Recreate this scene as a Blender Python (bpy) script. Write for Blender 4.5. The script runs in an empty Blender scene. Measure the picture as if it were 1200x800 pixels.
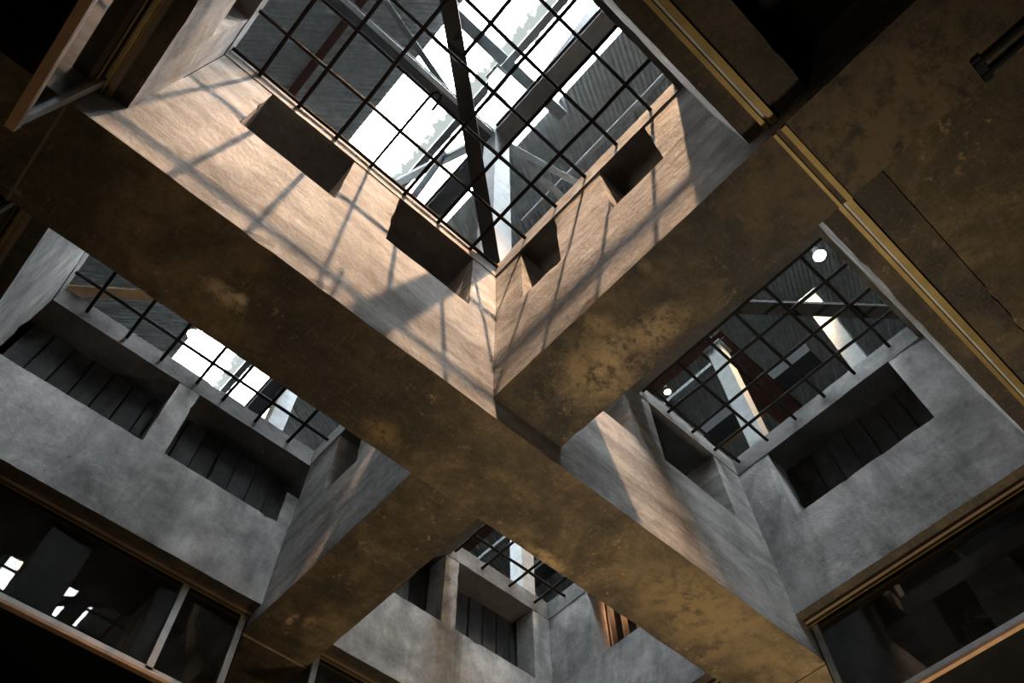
import bpy, math, random
from mathutils import Vector, Matrix, noise
random.seed(7)
S = bpy.context.scene
COL = S.collection

# ------------------------------------------------------------------ dimensions (metres, eye at z = 0)
X1, X2 = 1.351, 1.799          # cross beam faces
Y1, Y2 = 1.566, 2.073          # main beam faces
XM, XP = -0.621, 3.723         # left / right wall of the well
YM, YP = -0.024, 3.571         # front / back wall of the well
ZB, ZC = 3.000, 3.155          # undersides of main / cross beam
ZW, ZL = 3.252, 3.889          # underside and ledge of the wall band
ZT, ZR = 4.540, 4.710          # underside and top of the roof slab
WT = 0.31                      # width of the edge beams
HX = 2.66                      # left edge of the right hand roof holes
FLOOR = -1.60
OX0, OX1, OY0, OY1 = -3.9, 7.0, -3.3, 7.0      # outer walls of the storey
ZROOF = 12.3

# ------------------------------------------------------------------ materials
def new_mat(name):
    m = bpy.data.materials.new(name); m.use_nodes = True
    nt = m.node_tree
    return m, nt, nt.nodes['Principled BSDF']

class G:
    """tiny node helper"""
    def __init__(s, nt): s.nt = nt
    def n(s, t, **k):
        o = s.nt.nodes.new(t)
        for a, b in k.items(): setattr(o, a, b)
        return o
    def l(s, a, b): s.nt.links.new(a, b)
    def pos(s): return s.n('ShaderNodeNewGeometry').outputs['Position']
    def noise(s, scale, detail=6, rough=.6, vec=None, dist=0.0):
        o = s.n('ShaderNodeTexNoise'); o.inputs['Scale'].default_value = scale
        o.inputs['Detail'].default_value = detail; o.inputs['Roughness'].default_value = rough
        o.inputs['Distortion'].default_value = dist
        s.l(vec if vec is not None else s.pos(), o.inputs['Vector'])
        return o.outputs['Fac']
    def ramp(s, fac, stops):
        r = s.n('ShaderNodeValToRGB'); cr = r.color_ramp
        while len(cr.elements) < len(stops): cr.elements.new(.5)
        for e, (p, c) in zip(cr.elements, stops):
            e.position = p; e.color = (c, c, c, 1) if isinstance(c, (int, float)) else (*c, 1)
        s.l(fac, r.inputs['Fac']); return r.outputs['Color']
    def mix(s, fac, a, b, mode='MIX'):
        m = s.n('ShaderNodeMix', data_type='RGBA', blend_type=mode)
        for v, i in ((fac, 0), (a, 6), (b, 7)):
            if isinstance(v, (int, float)): m.inputs[i].default_value = v if i == 0 else (v, v, v, 1)
            elif isinstance(v, tuple): m.inputs[i].default_value = (*v, 1)
            else: s.l(v, m.inputs[i])
        return m.outputs[2]
    def math(s, op, a, b=0.0, c=0.0):
        m = s.n('ShaderNodeMath', operation=op)
        for v, i in ((a, 0), (b, 1), (c, 2)):
            if isinstance(v, (int, float)): m.inputs[i].default_value = v
            else: s.l(v, m.inputs[i])
        return m.outputs[0]
    def bump(s, h, bsdf, strength=.3, dist=.02):
        b = s.n('ShaderNodeBump'); b.inputs['Strength'].default_value = strength
        b.inputs['Distance'].default_value = dist
        s.l(h, b.inputs['Height']); s.l(b.outputs['Normal'], bsdf.inputs['Normal'])
    def scaled(s, v):
        m = s.n('ShaderNodeMapping'); m.inputs['Scale'].default_value = v
        s.l(s.pos(), m.inputs['Vector']); return m.outputs['Vector']
    def blob(s, c, r, warp=.5, scale=9, soft=.35, stretch=(1, 1, 1)):
        """0..1 mask of an irregular stain round the world point c"""
        p = s.pos()
        sub = s.n('ShaderNodeVectorMath', operation='SUBTRACT'); s.l(p, sub.inputs[0]); sub.inputs[1].default_value = c
        mul = s.n('ShaderNodeVectorMath', operation='MULTIPLY'); s.l(sub.outputs[0], mul.inputs[0]); mul.inputs[1].default_value = stretch
        ln = s.n('ShaderNodeVectorMath', operation='LENGTH'); s.l(mul.outputs[0], ln.inputs[0])
        nz = s.noise(scale, 8, .72)
        d = s.math('ADD', ln.outputs['Value'], s.math('MULTIPLY', s.math('SUBTRACT', nz, .5), warp * 2 * r))
        t = s.math('DIVIDE', d, r)
        return s.ramp(t, [(1 - soft, 1.0), (1.0, 0.0)])

def concrete(name, tone=.30, tint=(1, 1, 1), streak=(5, 5, .9), contrast=.5, bump=.35):
    m, nt, b = new_mat(name); g = G(nt)
    big = g.noise(1.6, 6, .6, dist=.6)
    st = g.noise(1.0, 7, .62, g.scaled(streak), .8)
    fine = g.noise(42, 5, .7)
    lo, hi = tone * (1 - contrast), tone * (1 + contrast * .8)
    c = g.ramp(big, [(.30, tuple(lo * t for t in tint)), (.70, tuple(hi * t for t in tint))])
    c = g.mix(.55, c, g.ramp(st, [(.34, .30), (.66, 1.4)]), 'MULTIPLY')
    cl = g.noise(3.4, 9, .74, dist=.3)
    c = g.mix(.6, c, g.ramp(cl, [(.33, .40), (.52, 1.0), (.70, 1.45)]), 'MULTIPLY')
    c = g.mix(.35, c, g.ramp(fine, [(.3, .6), (.7, 1.3)]), 'MULTIPLY')
    pits = g.n('ShaderNodeTexVoronoi'); pits.inputs['Scale'].default_value = 5.5; g.l(g.pos(), pits.inputs['Vector'])
    pm = g.ramp(pits.outputs['Distance'], [(.035, .25), (.06, 1.0)])
    c = g.mix(.7, c, pm, 'MULTIPLY')
    g.l(c, b.inputs['Base Color']); b.inputs['Roughness'].default_value = .88
    h = g.math('ADD', g.math('MULTIPLY', g.noise(14, 8, .68), .8), g.math('MULTIPLY', st, .5))
    g.bump(h, b, bump, .03)
    return m

def stained(name, base=(.050, .036, .020), light=(.19, .135, .068), blobs=(), gain=1.0, soot=.38, bump=.25):
    """brown, oil stained formwork underside with paler scuffs"""
    m, nt, b = new_mat(name); g = G(nt)
    big = g.noise(1.9, 8, .66, dist=.35)
    c = g.ramp(big, [(soot, tuple(x * gain for x in base)), (.50, tuple((x * .55 + y * .25) * gain for x, y in zip(base, light))), (.66, tuple(x * gain for x in light))])
    mid = g.noise(7, 9, .72, dist=.15)
    c = g.mix(.75, c, g.ramp(mid, [(.30, .35), (.66, 1.45)]), 'MULTIPLY')
    fine = g.noise(60, 4, .7)
    c = g.mix(.5, c, g.ramp(fine, [(.3, .55), (.7, 1.4)]), 'MULTIPLY')
    sp1 = g.ramp(g.noise(17, 10, .78), [(.575, 0.0), (.63, 1.0)])
    pat = g.ramp(g.noise(2.6, 4, .6), [(.46, 0.0), (.60, 1.0)])
    c = g.mix(g.math('MULTIPLY', g.math('MULTIPLY', sp1, pat), .75), c, tuple(min(.6, x * 2.0) for x in light))
    for sc in ((2, 22, 1), (20, 3, 1)):
        scr = g.ramp(g.noise(3.1, 3, .5, g.scaled(sc), .5), [(.665, 0.0), (.70, 1.0)])
        c = g.mix(g.math('MULTIPLY', scr, .22), c, tuple(x * 1.6 for x in light))
    # straight board joints of the formwork
    for sc in ((.9, 6, 6), (6, .9, 6)):
        sp = g.noise(7, 3, .5, g.scaled(sc), .2)
        line = g.math('LESS_THAN', g.math('ABSOLUTE', g.math('SUBTRACT', sp, .47)), .0035)
        c = g.mix(g.math('MULTIPLY', line, .35), c, (.20, .14, .07))
    for (p, r, wp, sc, stv, colr) in blobs:
        bl = g.blob(p, r * 1.15, wp, sc, .75, stv)
        br = g.ramp(g.noise(26 if r < .2 else 9, 9, .72, dist=.25), [(.38, 0.0), (.52, 1.0)])
        c = g.mix(g.math('MULTIPLY', bl, br), c, colr)
    g.l(c, b.inputs['Base Color']); b.inputs['Roughness'].default_value = .72
    g.bump(g.math('ADD', mid, g.math('MULTIPLY', fine, .3)), b, bump, .02)
    return m

def metal(name, colr, rough=.5, met=.6, spots=0.0, spot_col=(.12, .05, .03), bump=0.0):
    m, nt, b = new_mat(name); g = G(nt)
    n1 = g.noise(9, 6, .65)
    c = g.mix(.5, colr, g.ramp(n1, [(.3, .55), (.7, 1.35)]), 'MULTIPLY')
    if spots: c = g.mix(g.ramp(g.noise(3.2, 7, .7), [(1 - spots - .06, 0.0), (1 - spots + .06, 1.0)]), c, spot_col)
    g.l(c, b.inputs['Base Color']); b.inputs['Roughness'].default_value = rough; b.inputs['Metallic'].default_value = met
    if bump: g.bump(g.noise(80, 4, .7), b, bump, .01)
    return m

def emitter(name, colr, strength):
    m = bpy.data.materials.new(name); m.use_nodes = True; nt = m.node_tree; nt.nodes.clear()
    e = nt.nodes.new('ShaderNodeEmission'); e.inputs[0].default_value = (*colr, 1); e.inputs[1].default_value = strength
    o = nt.nodes.new('ShaderNodeOutputMaterial'); nt.links.new(e.outputs[0], o.inputs[0]); return m

TANC = (.42, .29, .15)
M = {}
M['grey'] = concrete('grey board-marked concrete', .42, (1, 1.0, 1.0), (4, 4, 1.0))
M['beam'] = concrete('grey beam concrete', .42, (1, .985, .96), (1.1, 1.1, 6), .40)
M['cross'] = concrete('rough cross beam concrete', .40, (1, .985, .96), (1.1, 1.1, 6), .5, .6)
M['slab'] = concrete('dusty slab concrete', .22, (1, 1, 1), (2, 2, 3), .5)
M['under_main'] = stained('stained underside of the main beam', blobs=[
    ((0.10, 1.86, 3.0), .085, .8, 11, (.8, 1.6, 1), (.48, .36, .22)), ((0.17, 1.83, 3.0), .035, .6, 14, (1, 1, 1), (.62, .45, .28)),
    ((1.03, 1.98, 3.0), .09, .9, 13, (.8, 1.2, 1), (.22, .15, .05)), ((2.15, 2.05, 3.0), .10, 1.0, 11, (.7, 2, 1), (.40, .28, .13)),
    ((3.05, 1.75, 3.0), .40, .9, 4, (.6, 1.4, 1), (.22, .15, .065))])
M['under_front'] = stained('scuffed underside of the front cross beam', base=(.026, .022, .017), light=(.125, .088, .043), soot=.46, blobs=[
    ((1.62, 1.10, ZC), .22, 1.0, 9, (1.1, .8, 1), (.36, .26, .14)), ((1.66, .80, ZC), .10, 1.0, 14, (1, .6, 1), (.30, .21, .11)), ((1.45, .95, ZC), .09, 1.0, 16, (1, 1.5, 1), (.26, .18, .09)), ((1.53, 1.17, ZC), .06, .8, 12, (1, 1, 1), (.30, .20, .10)),
    ((1.70, .98, ZC), .07, .6, 10, (1, 1, 1), (.05, .03, .015)), ((1.40, .62, ZC), .05, .9, 16, (.7, 1.6, 1), (.15, .11, .07)),
    ((1.66, -.45, ZC), .45, .8, 4, (1, .7, 1), (.12, .085, .045))])
M['under_rear'] = stained('scuffed underside of the rear cross beam', blobs=[
    ((1.50, 3.45, ZC), .05, .8, 14, (2, .8, 1), (.42, .29, .18)), ((1.60, 3.40, ZC), .07, 1.0, 16, (1.3, 1, 1), (.30, .20, .11)),
    ((1.70, 3.50, ZC), .09, 1.0, 18, (1, 1, 1), (.20, .14, .08))])
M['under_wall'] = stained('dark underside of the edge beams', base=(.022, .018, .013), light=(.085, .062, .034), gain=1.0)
M['soffit'] = concrete('dark slab soffit', .075, (1, .97, .92), (2, 2, 2), .5)  # darker tone than the slab edges
M['ceil'] = stained('stained gallery ceiling', base=(.040, .031, .017), light=(.16, .115, .055), soot=.30)
M['floor'] = concrete('grey screed floor', .10, (1, .96, .9), (2, 2, 2), .4)
M['black'] = concrete('unlit gallery black', .012, (1, 1, 1), (2, 2, 2), .3)  # darkness of the unlit galleries put into the surface colour
M['felt'] = concrete('dusty dark roofing felt', .22, (1, 1, 1), (2, 2, 2), .4)
M['slat'] = concrete('weathered dark slats', .055, (1, 1, 1), (9, 9, .8), .6)
M['rebar'] = metal('rusty rebar', (.007, .006, .0055), .6, 0.0, .2, (.012, .009, .008), .4)
M['rebar'].node_tree.nodes['Principled BSDF'].inputs['Specular IOR Level'].default_value = .12
M['brass'] = metal('brass coloured track', (.30, .22, .085), .45, .6)
M['wood'] = metal('brown painted strip', (.17, .115, .075), .6, 0.0)
M['alu'] = metal('matt aluminium', (.42, .43, .43), .5, .35)
M['rail'] = metal('tan painted rail', (.42, .25, .13), .5, .1)
M['pale'] = metal('pale galvanised steel', (.34, .365, .375), .55, .15, .12, (.30, .28, .26))
M['dark'] = metal('dark painted steel', (.050, .054, .058), .5, .3)
M['mid'] = metal('grey painted steel', (.17, .19, .20), .55, .2)
M['rust'] = metal('rust red primed steel', (.07, .026, .019), .7, .1, .4, (.09, .05, .04))
M['brace'] = metal('black painted steel angle', (.016, .019, .022), .6, .1)
M['hall'] = metal('grey painted hall column', (.17, .185, .19), .65, .05)
M['brace'].node_tree.nodes['Principled BSDF'].inputs['Specular IOR Level'].default_value = .2
M['tan'] = metal('tan timber plank', (.36, .25, .15), .7, 0)
M['sheet'] = metal('dull corrugated roofing', (.36, .385, .39), .6, .25, .22, (.10, .075, .06))
M['lampbody'] = metal('grey lamp housing', (.25, .25, .25), .4, .6)
M['white_glow'] = emitter('white lamp glow', (1, .95, .86), 60)
M['warm_glow'] = emitter('warm lamp glow', (1, .68, .38), 60)

def glass_mat():
    m = bpy.data.materials.new('dusty window glass'); m.use_nodes = True; nt = m.node_tree; nt.nodes.clear(); g = G(nt)
    tr = g.n('ShaderNodeBsdfTransparent'); tr.inputs[0].default_value = (.80, .82, .80, 1)
    gl = g.n('ShaderNodeBsdfGlossy'); gl.inputs['Roughness'].default_value = .015
    fr = g.n('ShaderNodeFresnel'); fr.inputs[0].default_value = 1.75
    mx = g.n('ShaderNodeMixShader'); g.l(fr.outputs[0], mx.inputs[0]); g.l(tr.outputs[0], mx.inputs[1]); g.l(gl.outputs[0], mx.inputs[2])
    df = g.n('ShaderNodeBsdfDiffuse'); df.inputs[0].default_value = (.20, .19, .16, 1)
    m2 = g.n('ShaderNodeMixShader')
    g.l(g.ramp(g.noise(2.2, 7, .65), [(.35, .02), (.75, .13)]), m2.inputs[0])
    g.l(mx.outputs[0], m2.inputs[1]); g.l(df.outputs[0], m2.inputs[2])
    o = g.n('ShaderNodeOutputMaterial'); g.l(m2.outputs[0], o.inputs[0]); return m
M['glass'] = glass_mat()

def skylight_mat():
    m = bpy.data.materials.new('clear roofing sheet with dirty lap'); m.use_nodes = True; nt = m.node_tree; nt.nodes.clear(); g = G(nt)
    tr = g.n('ShaderNodeBsdfTransparent'); tr.inputs[0].default_value = (.92, .95, .96, 1)
    tl = g.n('ShaderNodeBsdfTranslucent'); tl.inputs[0].default_value = (.10, .105, .10, 1)
    sx = g.n('ShaderNodeSeparateXYZ'); g.l(g.pos(), sx.inputs[0])
    d = g.math('ABSOLUTE', g.math('SUBTRACT', sx.outputs[0], 1.40))
    nz = g.noise(6.5, 8, .75)
    band = g.ramp(g.math('ADD', g.math('MULTIPLY', d, 1.9), g.math('MULTIPLY', g.math('SUBTRACT', nz, .5), 1.3)), [(.20, .95), (.34, 0.04)])
    mx = g.n('ShaderNodeMixShader'); g.l(band, mx.inputs[0]); g.l(tr.outputs[0], mx.inputs[1]); g.l(tl.outputs[0], mx.inputs[2])
    o = g.n('ShaderNodeOutputMaterial'); g.l(mx.outputs[0], o.inputs[0]); return m
M['skysheet'] = skylight_mat()

# ------------------------------------------------------------------ mesh helpers
class MB:
    def __init__(s): s.v, s.f, s.mi, s.mats = [], [], [], []
    def mat(s, m):
        if m not in s.mats: s.mats.append(m)
        return s.mats.index(m)
    def add(s, vs, fs, m):
        k = len(s.v); i = s.mat(m); s.v += [tuple(p) for p in vs]
        for q in fs: s.f.append(tuple(k + j for j in q)); s.mi.append(i)
        return s
    def box(s, x0, y0, z0, x1, y1, z1, m):
        vs = [(x, y, z) for z in (z0, z1) for y in (y0, y1) for x in (x0, x1)]
        return s.add(vs, [(0, 2, 3, 1), (4, 5, 7, 6), (0, 1, 5, 4), (2, 6, 7, 3), (0, 4, 6, 2), (1, 3, 7, 5)], m)
    def rough(s, x0, y0, z0, x1, y1, z1, m, bottom=None, top=None, amp=.006, step=.055, fixed=()):
        """cast concrete: a box with a slightly wavering surface and nibbled edges"""
        n = [max(1, min(140, int(round((b - a) / step)))) for a, b in ((x0, x1), (y0, y1), (z0, z1))]
        lo, hi = (x0, y0, z0), (x1, y1, z1); idx = {}; vs = []; fs = []
        def vid(i, j, k):
            t = (i, j, k)
            if t in idx: return idx[t]
            p = Vector([lo[a] + (hi[a] - lo[a]) * t[a] / n[a] for a in range(3)])
            ends = [t[a] in (0, n[a]) for a in range(3)]
            e = sum(ends)
            d = noise.noise_vector(p * 1.7) * amp * .35 + noise.noise_vector(p * 14) * amp * (.2 if e < 2 else .45)
            if e >= 2:   # chipped arris: pull inwards now and then
                c = max(0, noise.noise(p * 9 + Vector((9, 3, 1))) - .3) * .022
                for a in range(3):
                    if ends[a]: d[a] += c * (1 if t[a] == 0 else -1)
            for a in range(3):
                if ends[a] and ('xyz'[a] + ('0' if t[a] == 0 else '1')) in fixed: d[a] = 0
            idx[t] = len(vs); vs.append(p + d); return idx[t]
        def face(ax, side):
            o = [a for a in range(3) if a != ax]
            for i in range(n[o[0]]):
                for j in range(n[o[1]]):
                    q = []
                    for di, dj in ((0, 0), (1, 0), (1, 1), (0, 1)):
                        t = [0, 0, 0]; t[ax] = side * n[ax]; t[o[0]] = i + di; t[o[1]] = j + dj; q.append(vid(*t))
                    flip = (side == 0) ^ (ax == 1)
                    fs.append(((q[::-1] if flip else q), (1 if side == 0 else 2) if ax == 2 else 0))
        for ax in range(3):
            for side in (0, 1): face(ax, side)
        k = len(s.v); mm = (s.mat(m), s.mat(bottom or m), s.mat(top or m)); s.v += [tuple(v) for v in vs]
        for q, low in fs: s.f.append(tuple(k + j for j in q)); s.mi.append(mm[low])
        return s
    def bar(s, a, b, w, h, m, up=(0, 0, 1), prof=None):
        """bar of rectangular (or given) section from a to b; w across, h along up"""
        a, b = Vector(a), Vector(b); d = (b - a).normalized(); u = Vector(up)
        r = d.cross(u).normalized(); u = r.cross(d).normalized()
        P = prof or [(-w/2, -h/2), (w/2, -h/2), (w/2, h/2), (-w/2, h/2)]
        n = len(P); vs = [c + r * p + u * q for c in (a, b) for p, q in P]
        fs = [(i, (i + 1) % n, n + (i + 1) % n, n + i) for i in range(n)] + [tuple(range(n))[::-1], tuple(range(n, 2 * n))]
        return s.add(vs, fs, m)
    def tube(s, pts, r, m, n=8, cap=True):
        pts = [Vector(p) for p in pts]; rings = []
        for i, p in enumerate(pts):
            d = (pts[min(i + 1, len(pts) - 1)] - pts[max(i - 1, 0)]).normalized()
            u = Vector((0, 0, 1)) if abs(d.z) < .9 else Vector((1, 0, 0))
            a = d.cross(u).normalized(); b = a.cross(d)
            rr = r if not isinstance(r, (list, tuple)) else r[i]
            rings.append([p + (a * math.cos(2 * math.pi * k / n) + b * math.sin(2 * math.pi * k / n)) * rr for k in range(n)])
        vs = [q for g in rings for q in g]; fs = []
        for i in range(len(pts) - 1):
            for k in range(n): fs.append((i*n + k, i*n + (k+1) % n, (i+1)*n + (k+1) % n, (i+1)*n + k))
        if cap: fs += [tuple(range(n)), tuple(range(len(vs) - n, len(vs)))[::-1]]
        return s.add(vs, fs, m)
    def lathe(s, c, prof, m, n=28):
        vs = [(c[0] + r * math.cos(2*math.pi*k/n), c[1] + r * math.sin(2*math.pi*k/n), c[2] + z) for r, z in prof for k in range(n)]
        fs = [(i*n + k, (i+1)*n + k, (i+1)*n + (k+1) % n, i*n + (k+1) % n) for i in range(len(prof) - 1) for k in range(n)]
        return s.add(vs, fs, m)
    def build(s, name, parent=None, smooth=False):
        me = bpy.data.meshes.new(name)
        org = Vector((0, 0, 0))
        if parent is None and s.v:     # origin at the base of the thing
            xs, ys, zs = zip(*s.v); org = Vector(((min(xs)+max(xs))/2, (min(ys)+max(ys))/2, min(zs)))
        elif parent is not None: org = parent.location
        me.from_pydata([Vector(p) - org for p in s.v], [], s.f)
        for m in s.mats: me.materials.append(m)
        me.polygons.foreach_set('material_index', s.mi)
        if smooth: me.polygons.foreach_set('use_smooth', [True] * len(me.polygons))
        me.update()
        o = bpy.data.objects.new(name, me); COL.objects.link(o)
        if parent is None: o.location = org
        else: o.parent = parent
        return o

def tag(o, label, cat=None, group=None, kind=None):
    o['label'] = label
    if cat: o['category'] = cat
    if group: o['group'] = group
    if kind: o['kind'] = kind
    return o
def thing(name, loc, label, cat, group=None, kind=None):
    o = bpy.data.objects.new(name, None); COL.objects.link(o); o.location = loc; o.empty_display_size = .1
    return tag(o, label, cat, group, kind)

# ------------------------------------------------------------------ storey shell
fl = MB().box(-6.3, -11.3, FLOOR - .15, 12.2, 10.3, FLOOR, M['floor']).build('floor'); tag(fl, 'grey screed floor of the storey below', 'floor', kind='structure')
# outer walls of the galleries with their unlit dark put into the colour
for nm, bx, lb in (('wall_left_outer', (OX0 - .2, OY0, FLOOR, OX0, OY1, ZT), 'black-coloured unlit outer wall of the left gallery'),
               ('wall_right_outer', (OX1, OY0, FLOOR, OX1 + .2, OY1, ZT), 'black-coloured unlit outer wall of the right gallery'),
               ('wall_front_outer', (OX0 - .2, OY0 - .2, FLOOR, OX1 + .2, OY0, ZT), 'black-coloured unlit outer wall of the front gallery'),
               ('wall_back_outer', (OX0 - .2, OY1, FLOOR, OX1 + .2, OY1 + .2, ZT), 'black-coloured unlit outer wall of the back gallery')):
    tag(MB().box(*bx, M['black']).build(nm), lb, 'wall', kind='structure')

# ------------------------------------------------------------------ concrete beams
GAL = 3.60   # underside of the recessed gallery ceilings
POST_D = .30
main = thing('concrete_beam', (1.55, (Y1+Y2)/2, ZB), 'deepest concrete beam, crossing the whole well from upper left to lower right', 'concrete beam')
MB().rough(OX0, Y1, ZB, OX1, Y2, ZL, M['beam'], M['under_main'], fixed=('x0', 'x1')).build('web', main)
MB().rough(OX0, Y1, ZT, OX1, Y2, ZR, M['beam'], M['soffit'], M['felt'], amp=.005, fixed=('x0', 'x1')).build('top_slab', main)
for a, b in ((-.62, -.31), (.26, .59), (1.17, 1.799), (2.50, 2.77), (3.45, 3.93)):
    MB().rough(a, Y1 + .006, ZL - .01, b, Y2 - .006, ZT + .012, M['beam'], amp=.004, fixed=('z0', 'z1')).build('post', main)
for xs in (-.745, 3.885):
    tag(MB().box(xs - .006, Y1, ZB - .006, xs + .006, Y2, ZB + .002, M['wood']).build('joint_strip', main), 'thin brown joint strip across the underside')

front = thing('concrete_beam', ((X1+X2)/2, .5, ZC), 'front cross beam with scuffed underside, running to upper right', 'concrete beam')
MB().rough(X1, OY0, ZC, X2, Y1, ZL, M['cross'], M['under_front'], amp=.006, fixed=('y0', 'y1')).build('web', front)
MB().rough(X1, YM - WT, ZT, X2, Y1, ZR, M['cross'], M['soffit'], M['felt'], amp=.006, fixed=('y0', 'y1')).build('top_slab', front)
for a, b in ((1.34, Y1), (.66, 1.04), (YM, .30)):
    MB().rough(X1 + .008, a, ZL - .01, X2 - .008, b, ZT + .012, M['cross'], amp=.006, fixed=('z0', 'z1', 'y1' if b == Y1 else 'zz')).build('post', front)

rear = thing('concrete_beam', ((X1+X2)/2, 3, ZC), 'rear cross beam, running to lower left and ending above the glazing', 'concrete beam')
MB().rough(X1, Y2, ZC, X2, OY1, ZL, M['cross'], M['under_rear'], amp=.007, fixed=('y0', 'y1')).build('web', rear)
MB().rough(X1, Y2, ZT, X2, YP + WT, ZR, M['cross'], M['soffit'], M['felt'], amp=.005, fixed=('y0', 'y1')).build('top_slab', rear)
for a, b in ((3.21, YP), (2.50, 2.86), (Y2, 2.2)):
    MB().rough(X1 + .008, a, ZL - .01, X2 - .008, b, ZT + .012, M['cross'], amp=.005, fixed=('z0', 'z1', 'y0' if a == Y2 else 'zz')).build('post', rear)
tag(MB().box(X1, 3.722, ZC - .006, X2, 3.734, ZC + .002, M['tan']).build('joint_strip', rear), 'thin tan joint strip across the underside')

# ------------------------------------------------------------------ walls of the well: band, posts, slab edge
def wall(name, label, side, a, b, posts, slab=(0, 0)):
    """side: x0 left, x1 right, y0 front, y1 back; a..b along the wall"""
    ax = side[0]; sgn = 1 if side[1] == '1' else -1
    f = {'x0': XM, 'x1': XP, 'y0': YM, 'y1': YP}[side]
    def bx(p, q, d0, d1, z0, z1):
        lo, hi = sorted((f + sgn * d0, f + sgn * d1))
        return (lo, p, z0, hi, q, z1) if ax == 'x' else (p, lo, z0, q, hi, z1)
    fx = tuple(('y' if ax == 'x' else 'x') + e for e in '01')
    c = bx(a, b, 0, WT, ZW, ZW)
    root = thing(name, ((c[0]+c[3])/2, (c[1]+c[4])/2, ZW), label, 'wall', kind='structure')
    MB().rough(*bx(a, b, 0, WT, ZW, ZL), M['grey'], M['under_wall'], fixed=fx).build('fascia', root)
    if side == 'y0':      # the front band leans a little into the well
        for v in root.children[0].data.vertices:
            if v.co.y + root.location.y > YM - .1: v.co.y += (v.co.z / (ZL - ZW)) * .024 - .005
    for p, q in posts:
        MB().rough(*bx(p, q, .005, .20, ZL - .01, ZT + .012), M['grey'], amp=.004, fixed=('z0', 'z1')).build('post', root)
    return root
e = .001
wall('wall_front', 'concrete band of the front wall, left of the cross beam', 'y0', XM, X1 - e, [])
wall('wall_front.001', 'concrete band of the front wall, right of the cross beam', 'y0', X2 + e, XP, [(2.5, 2.77)])
wall('wall_back', 'grey concrete band above the back glazing, left of the cross beam', 'y1', XM, X1 - e, [(.30, .45)])
wall('wall_back.001', 'grey concrete band above the back glazing, right of the cross beam', 'y1', X2 + e, XP, [(2.64, 2.77), (3.55, XP + .03)])
wall('wall_left', 'grey concrete band of the left wall, in front of the main beam', 'x0', YM, Y1 - e, [(1.33, Y1 + .012), (YM, .2)])
wall('wall_left.001', 'grey concrete band of the left wall, behind the main beam', 'x0', Y2 + e, YP, [(2.93, YP + .01)])
wall('wall_right', 'pale concrete band of the right wall, in front of the main beam', 'x1', YM, Y1 - e, [(1.30, Y1 + .012), (YM, .27)])
wall('wall_right.001', 'pale concrete band of the right wall, behind the main beam', 'x1', Y2 + e, YP, [(3.13, YP + .01)])

# roof slab round the holes (one cast slab per side)
def slab(name, label, *b):
    o = MB().rough(*b, M['slab'], M['soffit'], M['felt'], amp=.006, step=.07).build(name); return tag(o, label, 'slab', kind='structure')
slab('trim_1', 'roof slab along the left holes, front half', OX0, .02, ZT, XM, Y1 + .01, ZR)
slab('trim_2', 'roof slab along the left holes, rear half', OX0, Y2 - .01, ZT, XM, YP + .01, ZR)
slab('trim_3', 'roof slab over the back gallery, left half', OX0, YP, ZT, X1 + .01, OY1, ZR)
slab('trim_4', 'roof slab over the back gallery, right half', X2 - .01, YP, ZT, OX1, OY1, ZR)
slab('trim_5', 'roof slab along the right holes, front half', XP, .02, ZT, OX1, Y1 + .01, ZR)
slab('trim_6', 'roof slab along the right holes, rear half', XP, Y2 - .01, ZT, OX1, YP + .01, ZR)
slab('trim_7', 'roof slab over the front gallery', OX0, OY0, ZT, X1 + .01, .03, ZR)
slab('trim_8', 'roof slab over the front gallery, right half', X2 - .01, OY0, ZT, OX1, .03, ZR)
slab('trim_9', 'narrow slab rib along the left edge of the front right hole', 2.47, YM + .002, ZT, HX, Y1 + .01, ZR)
slab('trim_10', 'narrow slab rib along the left edge of the rear right hole', 2.47, Y2 - .01, ZT, HX, YP + .01, ZR)

# ------------------------------------------------------------------ gallery ceilings, black where the unlit dark is put into the colour
def ceil(name, label, b, m=None):
    tag(MB().box(*b, m or M['ceil']).build(name), label, 'ceiling', kind='structure')
ceil('ceiling', 'stained ceiling of the front gallery, right of the cross beam', (X2 - .01, OY0, 3.272, OX1, YM - WT + .015, 3.44))
ceil('ceiling.001', 'black-coloured unlit recessed ceiling of the front gallery, left of the cross beam', (OX0, OY0, GAL, X1 + .01, YM - WT + .015, GAL + .14), M['black'])
ceil('ceiling.002', 'dark ceiling of the back gallery, left of the cross beam', (OX0, YP + WT - .015, GAL, X1 + .01, OY1, GAL + .14), M['black'])
ceil('ceiling.003', 'dark ceiling of the back gallery, right of the cross beam', (X2 - .01, YP + WT - .015, GAL, OX1, OY1, GAL + .14), M['black'])
ceil('ceiling.004', 'dark ceiling of the left gallery, in front of the main beam', (OX0, YM - WT, GAL, XM - WT + .015, Y1 + .01, GAL + .14), M['black'])
ceil('ceiling.005', 'dark ceiling of the left gallery, behind the main beam', (OX0, Y2 - .01, GAL, XM - WT + .015, YP + WT, GAL + .14), M['black'])
ceil('ceiling.006', 'dark ceiling of the right gallery, in front of the main beam', (XP + WT - .015, YM - WT, GAL, OX1, Y1 + .01, GAL + .14), M['black'])
ceil('ceiling.007', 'dark ceiling of the right gallery, behind the main beam', (XP + WT - .015, Y2 - .01, GAL, OX1, YP + WT, GAL + .14), M['black'])

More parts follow.
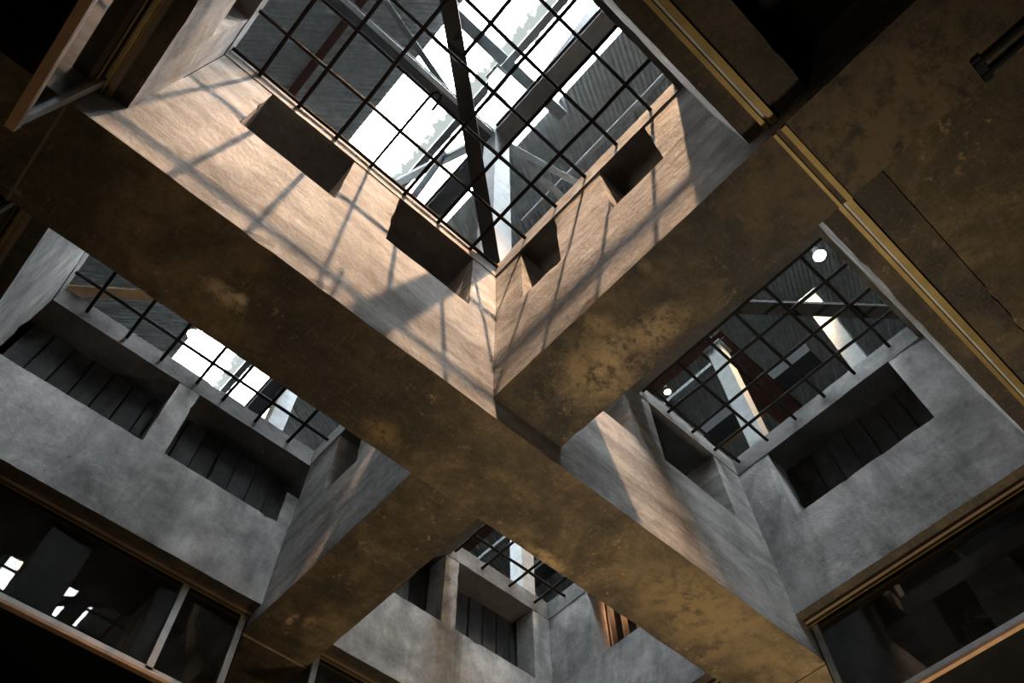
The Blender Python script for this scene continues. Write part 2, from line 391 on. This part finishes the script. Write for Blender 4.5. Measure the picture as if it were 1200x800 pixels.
# ------------------------------------------------------------------ slat screens behind the openings
def screen(label, ax, at, a, b, pitch=.142, w=.131):
    mb = MB(); p = a
    while p < b - .02:
        q = min(p + w, b); t = random.uniform(-.012, .012)
        if ax == 'y': mb.box(p, at + t, ZL, q, at + .02 + t, ZT, M['slat'])
        else: mb.box(at + t, p, ZL, at + .02 + t, q, ZT, M['slat'])
        p += pitch
    tag(mb.build('slat_screen'), label, 'slat screen', 'dark slat screens in the wall openings')
screen('dark vertical slats in the back wall opening left of the rear cross beam', 'y', YP + .235, XM, X1)
screen('dark vertical slats in the back wall opening right of the rear cross beam', 'y', YP + .235, X2, XP)
screen('dark vertical slats in the right wall opening in front of the main beam', 'x', XP + .235, YM, Y1)
screen('dark slats with orange light behind, in the right wall behind the main beam', 'x', XP + .235, Y2, YP, w=.062, pitch=.118)
screen('dark vertical slats in the left wall opening behind the main beam', 'x', XM - .255, Y2, YP)
screen('dark vertical slats in the left wall opening in front of the main beam', 'x', XM - .255, YM, Y1)
# boarding inside the roof void, lit by a small warm bulb
tag(MB().box(4.42, Y2 + .1, GAL + .14, 4.46, YP, ZT, M['tan']).build('timber_board'), 'orange lit timber board behind the slats of the lower right opening', 'board')

# ------------------------------------------------------------------ rebar grids over the four holes
def rod_pts(a, b, n=14, amp=.006):
    a, b = Vector(a), Vector(b); s0 = random.random() * 50
    out = []
    for i in range(n + 1):
        p = a.lerp(b, i / n); k = noise.noise_vector(Vector((s0, i * .35, 0)))
        out.append(p + Vector((k.x, k.y, k.z)) * amp)
    return out
def grid(label, x0, x1, y0, y1, xs, ys, z, skip=(), r=.0118):
    root = thing('rebar_grid', ((x0+x1)/2, (y0+y1)/2, z), label, 'rebar grid', 'rusty rebar grids over the roof holes')
    for x in xs:
        if ('x', x) in skip: continue
        MB().tube(rod_pts((x, y0, z), (x, y1, z)), r, M['rebar']).build('rod', root)
    for y in ys:
        MB().tube(rod_pts((x0, y, z + 2*r), (x1, y, z + 2*r)), r, M['rebar']).build('rod', root)
    tw = MB()
    for x in xs:
        for y in ys:
            if random.random() < .75:
                a = random.uniform(0, 3.1); d = Vector((math.cos(a), math.sin(a), 0)) * .016
                c = Vector((x, y, z + r))
                tw.tube([c - d + Vector((0, 0, -.012)), c + Vector((0, 0, -.014)), c + d + Vector((0, 0, .004)), c + d * 1.5 + Vector((0, 0, -.016))], .0016, M['rebar'], 5)
    tag(tw.build('tie_wire', root), 'twisted tie wires at the crossings', kind='stuff')
    return root
ZG = 4.625
g1 = grid('rusty rebar grid over the large front left hole below the skylight', XM - .06, X1 + .05, YM - .06, Y1 + .05,
     (-.43, -.165, .098, .352, .607, .871, 1.136), (.215, .49, .754, 1.008, 1.285, 1.548), ZG, skip=(('x', .352),))
MB().tube(rod_pts((.352, YM - .06, ZG), (.352, .72, ZG)), .0118, M['rebar']).build('rod', g1)
MB().tube([(.352, Y1 + .05, ZG), (.352, 1.3, ZG), (.352, 1.03, ZG), (.355, .99, ZG - .004), (.368, .962, ZG - .008), (.388, .955, ZG - .01), (.404, .972, ZG - .01), (.410, 1.0, ZG - .008), (.412, 1.06, ZG - .004)], .009, M['rebar']).build('rod', g1)
grid('rusty rebar grid over the front right hole with the round lamp above', HX - .03, XP + .05, YM - .06, Y1 + .05,
     (2.72, 2.985, 3.24, 3.485), (.02, .20, .49, .745, 1.0, 1.255, 1.52), ZG)
grid('rusty rebar grid over the rear left hole with the tan plank above', XM - .06, X1 + .05, Y2 - .05, YP + .05,
     (-.43, -.14, .118, .39, .60, .865, 1.14), (2.3, 2.57, 2.84, 3.11, 3.375), ZG)
grid('rusty rebar grid over the rear right hole at the bottom', HX - .03, XP + .05, Y2 - .05, YP + .05,
     (2.72, 2.995, 3.29, 3.57), (2.3, 2.57, 2.84, 3.11, 3.365), ZG)

# ------------------------------------------------------------------ glazing under the wall bands
def window(name, label, side, a, b, mull, zr, glass_to=None):
    ax = side[0]; sgn = 1 if side[1] == '1' else -1
    f = {'x0': XM, 'x1': XP, 'y0': YM, 'y1': YP}[side]
    def bx(p, q, d0, d1, z0, z1):
        lo, hi = sorted((f + sgn * d0, f + sgn * d1))
        return (lo, p, z0, hi, q, z1) if ax == 'x' else (p, lo, z0, q, hi, z1)
    c = bx(a, b, .1, .14, zr, zr)
    root = thing(name, ((c[0]+c[3])/2, (c[1]+c[4])/2, zr), label, 'window', kind='structure')
    t = MB().box(*bx(a, b, .070, .092, ZW - .022, ZW + .003, ), M['wood'])
    tag(t.build('head_strip', root), 'brown head strip')
    t = MB().box(*bx(a, b, .100, .108, ZW - .034, ZW + .003), M['brass']).box(*bx(a, b, .126, .134, ZW - .034, ZW + .003), M['brass']).box(*bx(a, b, .096, .138, ZW - .010, ZW + .002), M['brass'])
    tag(t.build('track', root), 'brass coloured double track')
    for p in mull:
        MB().box(*bx(p - .019, p + .019, .112, .138, zr, ZW - .010), M['alu']).build('mullion', root)
    tag(MB().box(*bx(a, b, .112, .140, zr - .012, zr + .016), M['alu']).build('bottom_rail', root), 'pale bottom rail')
    tag(MB().box(*bx(a, b, .110, .142, zr - .030, zr - .0125), M['rail']).build('rail_edge', root), 'tan lower edge of the rail')
    p0 = a; cuts = [m for m in sorted(mull) if a + .1 < m < b - .1] + [b]
    for m in cuts:
        tag(MB().box(*bx(p0, m, .121, .127, zr + .016, ZW - .011), M['glass']).build('pane', root), 'dusty glass pane'); p0 = m
    return root
window('window_1', 'band of dusty panes under the back wall, lower left', 'y1', XM - .11, X1 - .005, (.94, 1.315), 2.668)
window('window_2', 'band of dusty panes under the back wall right of the rear cross beam', 'y1', X2 + .005, XP + .1, (1.83,), 2.668)
window('window_3', 'band of dark panes under the right wall in front of the main beam', 'x1', YM - .12, Y1 - .005, (1.53,), 2.63)
window('window_4', 'band of dark panes under the right wall behind the main beam', 'x1', Y2 + .005, YP + .1, (2.11,), 2.63)
window('window_5', 'band of panes under the left wall in front of the main beam, top left', 'x0', YM - .12, Y1 - .005, (1.53,), 2.62)
window('window_6', 'band of panes under the left wall behind the main beam, far left edge', 'x0', Y2 + .005, YP + .1, (2.11,), 2.62)
# open sliding track of the front side (no panes hang there)
tk = thing('trim_11', (1.5, YM - .12, ZW - .03), 'long brass sliding track under the front wall, panes slid away', 'track', kind='structure')
for a, b in ((XM, X1 - .004), (X2 + .004, XP)):
    MB().box(a, YM - .105, ZW - .032, b, YM - .085, ZW + .002, M['brass']).box(a, YM - .150, ZW - .030, b, YM - .122, ZW + .002, M['brass']).build('track', tk)
    MB().box(a, YM - .121, ZW - .012, b, YM - .106, ZW + .001, M['alu']).build('track_bed', tk)
MB().box(X1, YM - .102, ZC - .014, X2, YM - .088, ZC - .0005, M['brass']).build('track', tk)
MB().box(X1, YM - .150, ZC - .016, X2, YM - .126, ZC - .0005, M['brass']).build('track', tk)
# surface conduit below the cross beam inside the front gallery
cd = thing('conduit', (1.74, -1.3, ZC - .012), 'dark twin conduit under the stained beam, top right corner', 'conduit')
for x in (1.715, 1.772):
    MB().tube([(x, -2.4, ZC - .010), (x, -.80, ZC - .010)], .013, M['brace'], 10).build('pipe', cd)
MB().box(1.69, -.835, ZC - .016, 1.80, -.80, ZC - .001, M['brace']).build('clip', cd)

# ------------------------------------------------------------------ steel above the slab
LPROF = lambda w, t: [(-w/2, -w/2), (w/2, -w/2), (w/2, -w/2 + t), (-w/2 + t, -w/2 + t), (-w/2 + t, w/2), (-w/2, w/2)]
def IPROF(w, h, t=.014): return [(-w/2, -h/2), (w/2, -h/2), (w/2, -h/2+t), (t/2, -h/2+t), (t/2, h/2-t), (w/2, h/2-t), (w/2, h/2), (-w/2, h/2), (-w/2, h/2-t), (-t/2, h/2-t), (-t/2, -h/2+t), (-w/2, -h/2+t)]
def column(label, x, y, w, top, base=ZR + .012, group='pale steel columns on the roof slab', mt='pale'):
    r = thing('steel_column', (x, y, base), label, 'column', group)
    MB().bar((x, y, base), (x, y, top), w, w, M[mt], (0, 1, 0)).build('shaft', r)
    MB().box(x - w*.8, y - w*.8, base, x + w*.8, y + w*.8, base + .02, M['dark']).build('base_plate', r)
    cap = MB().box(x - w*.7, y - w*.7, top - .02, x + w*.7, y + w*.7, top, M['pale'])
    cap.build('cap_plate', r)
    return r
column('pale steel column rising from the crossing of the beams below the skylight', 1.455, 1.71, .185, 11.9)
column('pale steel column with one warmly lit side, left of the two seen through the front right hole', 5.75, 2.02, .2, 9.30, mt='hall')
column('grey steel column below the round lamp, seen through the front right hole', 6.10, .68, .2, 9.30, mt='hall')
column('pale steel column seen through the rear left hole', 1.60, 5.74, .2, 11.9)
column('pale steel column seen through the rear right hole', 4.84, 5.02, .2, 11.9)

# flat braces fanning from the crossing to the slab corners
def brace(label, a, b, m, w=.085, h=.06):
    o = MB().bar(a, b, w, h, m).build('diagonal_brace'); tag(o, label, 'brace')
zb = ZR + .065
brace('dark steel angle lying across the large hole in front of the pale column', (1.36, 1.60, zb), (-.66, -.06, zb), M['brace'], .095, .03)
brace('dark steel angle lying across the front right hole below the round lamp', (1.88, 1.48, zb), (3.98, -.28, zb), M['brace'], .095, .03)
brace('tan plank lying across the corner of the rear left hole', (-.95, 3.86, ZR + .025), (1.20, 2.18, ZR + .025), M['tan'], .075, .02)

# roof beams
def beam(label, a, b, w, h, m, prof=None, name='roof_beam', group=None):
    o = MB().bar(a, b, w, h, m, (0, 0, 1), prof).build(name); tag(o, label, 'roof beam', group); return o
CX, CY = 1.455, 1.71
beam('broad dark roof beam right of the skylight, running from the column to the upper right', (CX, -11.2, 8.4), (CX, CY - .095, 8.4), .2, .24, M['dark'], IPROF(.2, .24))
beam('broad dark roof beam right of the skylight, running from the column to the lower left', (CX, CY + .095, 8.4), (CX, 10.2, 8.4), .2, .24, M['dark'], IPROF(.2, .24))
beam('dark roof beam with pale lower flange reaching from the upper left to the column', (-6.2, CY, 8.33), (CX - .095, CY, 8.33), .12, .2, M['dark'], IPROF(.12, .2))
tag(MB().box(-6.2, CY - .085, 8.205, CX - .1, CY - .035, 8.229, M['pale']).build('beam_edge_strip'), 'pale steel flat along the lower edge of the dark roof beam', 'steel flat')
beam('grey ridge beam along the middle of the skylight', (1.455, -11.2, 11.98), (1.455, 10.2, 11.98), .11, .14, M['mid'])
beam('grey purlin crossing the skylight above the column top', (.2, 1.52, 12.14), (2.6, 1.52, 12.14), .17, .14, M['mid'])
beam('grey purlin crossing the skylight beyond the main beam', (.2, 5.6, 12.14), (2.6, 5.6, 12.14), .17, .14, M['mid'])
beam('rust brown purlin under the corrugated roof left of the skylight', (-.63, -3, 12.2), (-.63, 5.5, 12.2), .12, .12, M['rust'])
beam('rust red roof beam over the front right hole', (5.55, 1.95, 9.45), (5.55, 8, 9.45), .2, .26, M['rust'], IPROF(.2, .26))
beam('rust brown roof beam running right from the warmly lit column', (5.66, 2.02, 9.42), (11, 2.02, 9.42), .38, .2, M['rust'], IPROF(.38, .2))
beam('dark roof beam behind the columns of the front right hole', (7.05, 1.2, 9.7), (7.05, 8, 9.7), .3, .2, M['dark'])
tag(MB().box(7.22, 2.2, 9.578, 7.30, 3.4, 9.60, M['tan']).build('beam_edge_strip'), 'orange strip standing in for the lit edge of the dark roof beam, seen through the front right hole', 'steel flat')  # lit lower edge of the beam put in as a coloured strip
beam('thin grey roof rail over the front right hole', (6.0, 2.2, 9.5), (6.0, 8, 9.5), .07, .07, M['mid'])
def strut(label, a, b, m=None, w=.07, h=.05):
    o = MB().bar(a, b, w, h, m or M['pale'], (0, 0, 1), LPROF(w, .01)).build('truss_strut'); tag(o, label, 'strut', 'thin struts of the roof trusses')
strut('thin pale strut running from the central column towards lower right, upper of the pair', (CX + .1, 1.64, 8.3), (2.8, 1.36, 8.34))
strut('thin pale strut running from the central column towards lower right, lower of the pair', (CX + .1, 1.67, 8.24), (2.8, 1.65, 8.24))
strut('pale strut slanting down over the dark roof beam at upper left', (-.28, 1.78, 10.5), (.87, 1.70, 8.42))
strut('grey strut slanting over the right side of the skylight at the top', (1.40, 1.05, 8.5), (1.66, .06, 10.9), M['mid'], .1)
strut('grey strut leaving the column towards lower left across the skylight', (1.38, 1.83, 8.58), (1.15, 3.30, 10.0), M['mid'], .09)
strut('short grey strut below the one across the lower left of the skylight', (1.25, 2.40, 9.2), (1.21, 2.84, 8.5), M['mid'])

pp = MB().tube([(2.47, -11.2, 9.0), (2.45, 2.35, 9.0)], .035, M['pale'], 12).build('conduit', smooth=True); tag(pp, 'long pale pipe under the dark roof right of the skylight', 'pipe')

# roofing
def corrugated(label, x0, x1, shear, y0=-12, y1=11, z=ZROOF, pitch=.085, amp=.011):
    mb = MB(); vs = []; n = int((y1 - y0 + 16) / pitch * 6)
    for i in range(n + 1):
        yy = y0 - 8 + i * pitch / 6; zz = z + amp * math.sin(i * math.pi / 3)
        vs += [(x0, yy + shear * 0, zz), (x1, yy + shear * (x1 - x0), zz)]
    mb.add(vs, [(2*i, 2*i+1, 2*i+3, 2*i+2) for i in range(n)], M['sheet'])
    o = mb.build('corrugated_roof', smooth=True); tag(o, label, 'roof', kind='structure')
corrugated('dark corrugated roof sheets left of the skylight', -6.2, .44, -.8)
corrugated('dark corrugated roof sheets right of the skylight', 2.42, 12.2, .48)
def sky(label, x0, x1):
    mb = MB(); n = 40
    for k in range(8):
        ya, yb = -11.2 + k * 2.7, -11.2 + k * 2.7 + 2.75
        mb.box(x0, ya, ZROOF + .02 + .006 * (k % 2), x1, yb, ZROOF + .024 + .006 * (k % 2), M['skysheet'])
    tag(mb.build('skylight_sheet'), label, 'skylight')
sky('clear roofing sheets of the blinding skylight with a dirty middle lap', .41, 2.46)
# hall walls
for nm, b, lb in (('wall_hall_left', (-6.3, -11.3, FLOOR, -6.2, 10.3, ZROOF + .05), 'left wall of the hall'), ('wall_hall_right', (12.1, -11.3, FLOOR, 12.2, 10.3, ZROOF + .05), 'right wall of the hall'),
              ('wall_hall_front', (-6.3, -11.3, FLOOR, 12.2, -11.2, ZROOF + .05), 'front wall of the hall'), ('wall_hall_back', (-6.3, 10.2, FLOOR, 12.2, 10.3, ZROOF + .05), 'back wall of the hall')):
    tag(MB().box(*b, M['floor']).build(nm), lb, 'wall', kind='structure')

# ------------------------------------------------------------------ lamps
def highbay(label, x, y, z, r, glow, group='round lamps under the hall roof'):
    t = thing('hanging_lamp', (x, y, z), label, 'lamp', group)
    MB().lathe((x, y, z), [(r*.15, .24), (r*.45, .22), (r*.55, .1), (r*1.05, .0), (r*1.0, -.012), (r*.5, .09)], M['lampbody']).build('housing', t, True)
    MB().lathe((x, y, z), [(0.001, -.004), (r*.6, -.004), (r*.94, -.002)], glow).build('diffuser', t)
    MB().tube([(x, y, z + .22), (x, y, ZROOF - .01)], .012, M['dark'], 8).build('stem', t)
    return t
highbay('round white lamp under the roof, seen through the front right hole', 5.72, .23, 9.42, .085, M['white_glow'])
highbay('small warm glowing lamp at the edge of the skylight, seen through the rear left hole', .36, 6.62, 9.40, .09, M['warm_glow'])
highbay('small warm lamp beside the rust red beam, seen through the front right hole', 5.80, 2.95, 9.40, .05, M['warm_glow'])

highbay('round warm lamp under the hall roof, mirrored in the lower left panes', .58, -4.75, 9.40, .13, M['warm_glow'])

def light(name, typ, loc, energy, col, **k):
    d = bpy.data.lights.new(name, typ); d.energy = energy; d.color = col
    aim = k.pop('aim', None)
    for a, b in k.items(): setattr(d, a, b)
    o = bpy.data.objects.new(name, d); COL.objects.link(o); o.location = loc
    if aim is not None: o.rotation_euler = (Vector(aim) - Vector(loc)).to_track_quat('-Z', 'Y').to_euler()
    return o
light('flood_lamp', 'SPOT', (.30, -.72, 9.3), 3250, (1, .63, .37), aim=(.90, 1.10, 3.4), spot_size=math.radians(36), spot_blend=.55, shadow_soft_size=.055)
light('round_lamp_light', 'SPOT', (5.72, .40, 9.38), 520, (1, .70, .42), aim=(5.74, 2.0, 7.9), spot_size=math.radians(76), spot_blend=.3, shadow_soft_size=.1)
light('void_bulb', 'POINT', (4.12, 3.0, 4.40), 9, (1, .5, .24), shadow_soft_size=.04)
light('added_underside_fill', 'SPOT', (3.9, 1.3, FLOOR + .3), 400, (1, .82, .58), aim=(3.4, 1.3, 3), spot_size=math.radians(84), spot_blend=1.0, shadow_soft_size=.3)  # added unseen light from below that brightens the beam undersides on the right

light('added_underside_fill_dim', 'SPOT', (.55, 2.3, FLOOR + .3), 38, (1, .80, .55), aim=(.5, 2.2, 3), spot_size=math.radians(100), spot_blend=1.0, shadow_soft_size=.3)  # added weak unseen light that lifts the dark undersides on the left

# ------------------------------------------------------------------ sky
w = bpy.data.worlds.new('overcast sky'); S.world = w; w.use_nodes = True
bg = w.node_tree.nodes['Background']; bg.inputs[0].default_value = (.95, .975, 1.0, 1); bg.inputs[1].default_value = 22.0

# ------------------------------------------------------------------ camera
R = ((0.7389, -0.6737, -0.0105), (0.5842, 0.6483, -0.4882), (0.3357, 0.3546, 0.8727))
cam = bpy.data.cameras.new('camera'); co = bpy.data.objects.new('camera', cam); COL.objects.link(co)
r, dn, fw = (Vector(v).normalized() for v in R)
r = dn.cross(fw).normalized(); dn = fw.cross(r).normalized()
mt = Matrix((r, -dn, -fw)).transposed().to_4x4(); co.matrix_world = mt
cam.sensor_width = 36; cam.lens = 927.41 / 1200 * 36; cam.clip_start = .05
S.camera = co
S.view_settings.view_transform = 'Standard'; S.view_settings.look = 'None'; S.view_settings.gamma = 1; S.view_settings.exposure = 0.45
S.view_settings.use_curve_mapping = False
S.cycles.use_denoising = True
S.cycles.max_bounces = 8; S.cycles.transparent_max_bounces = 12
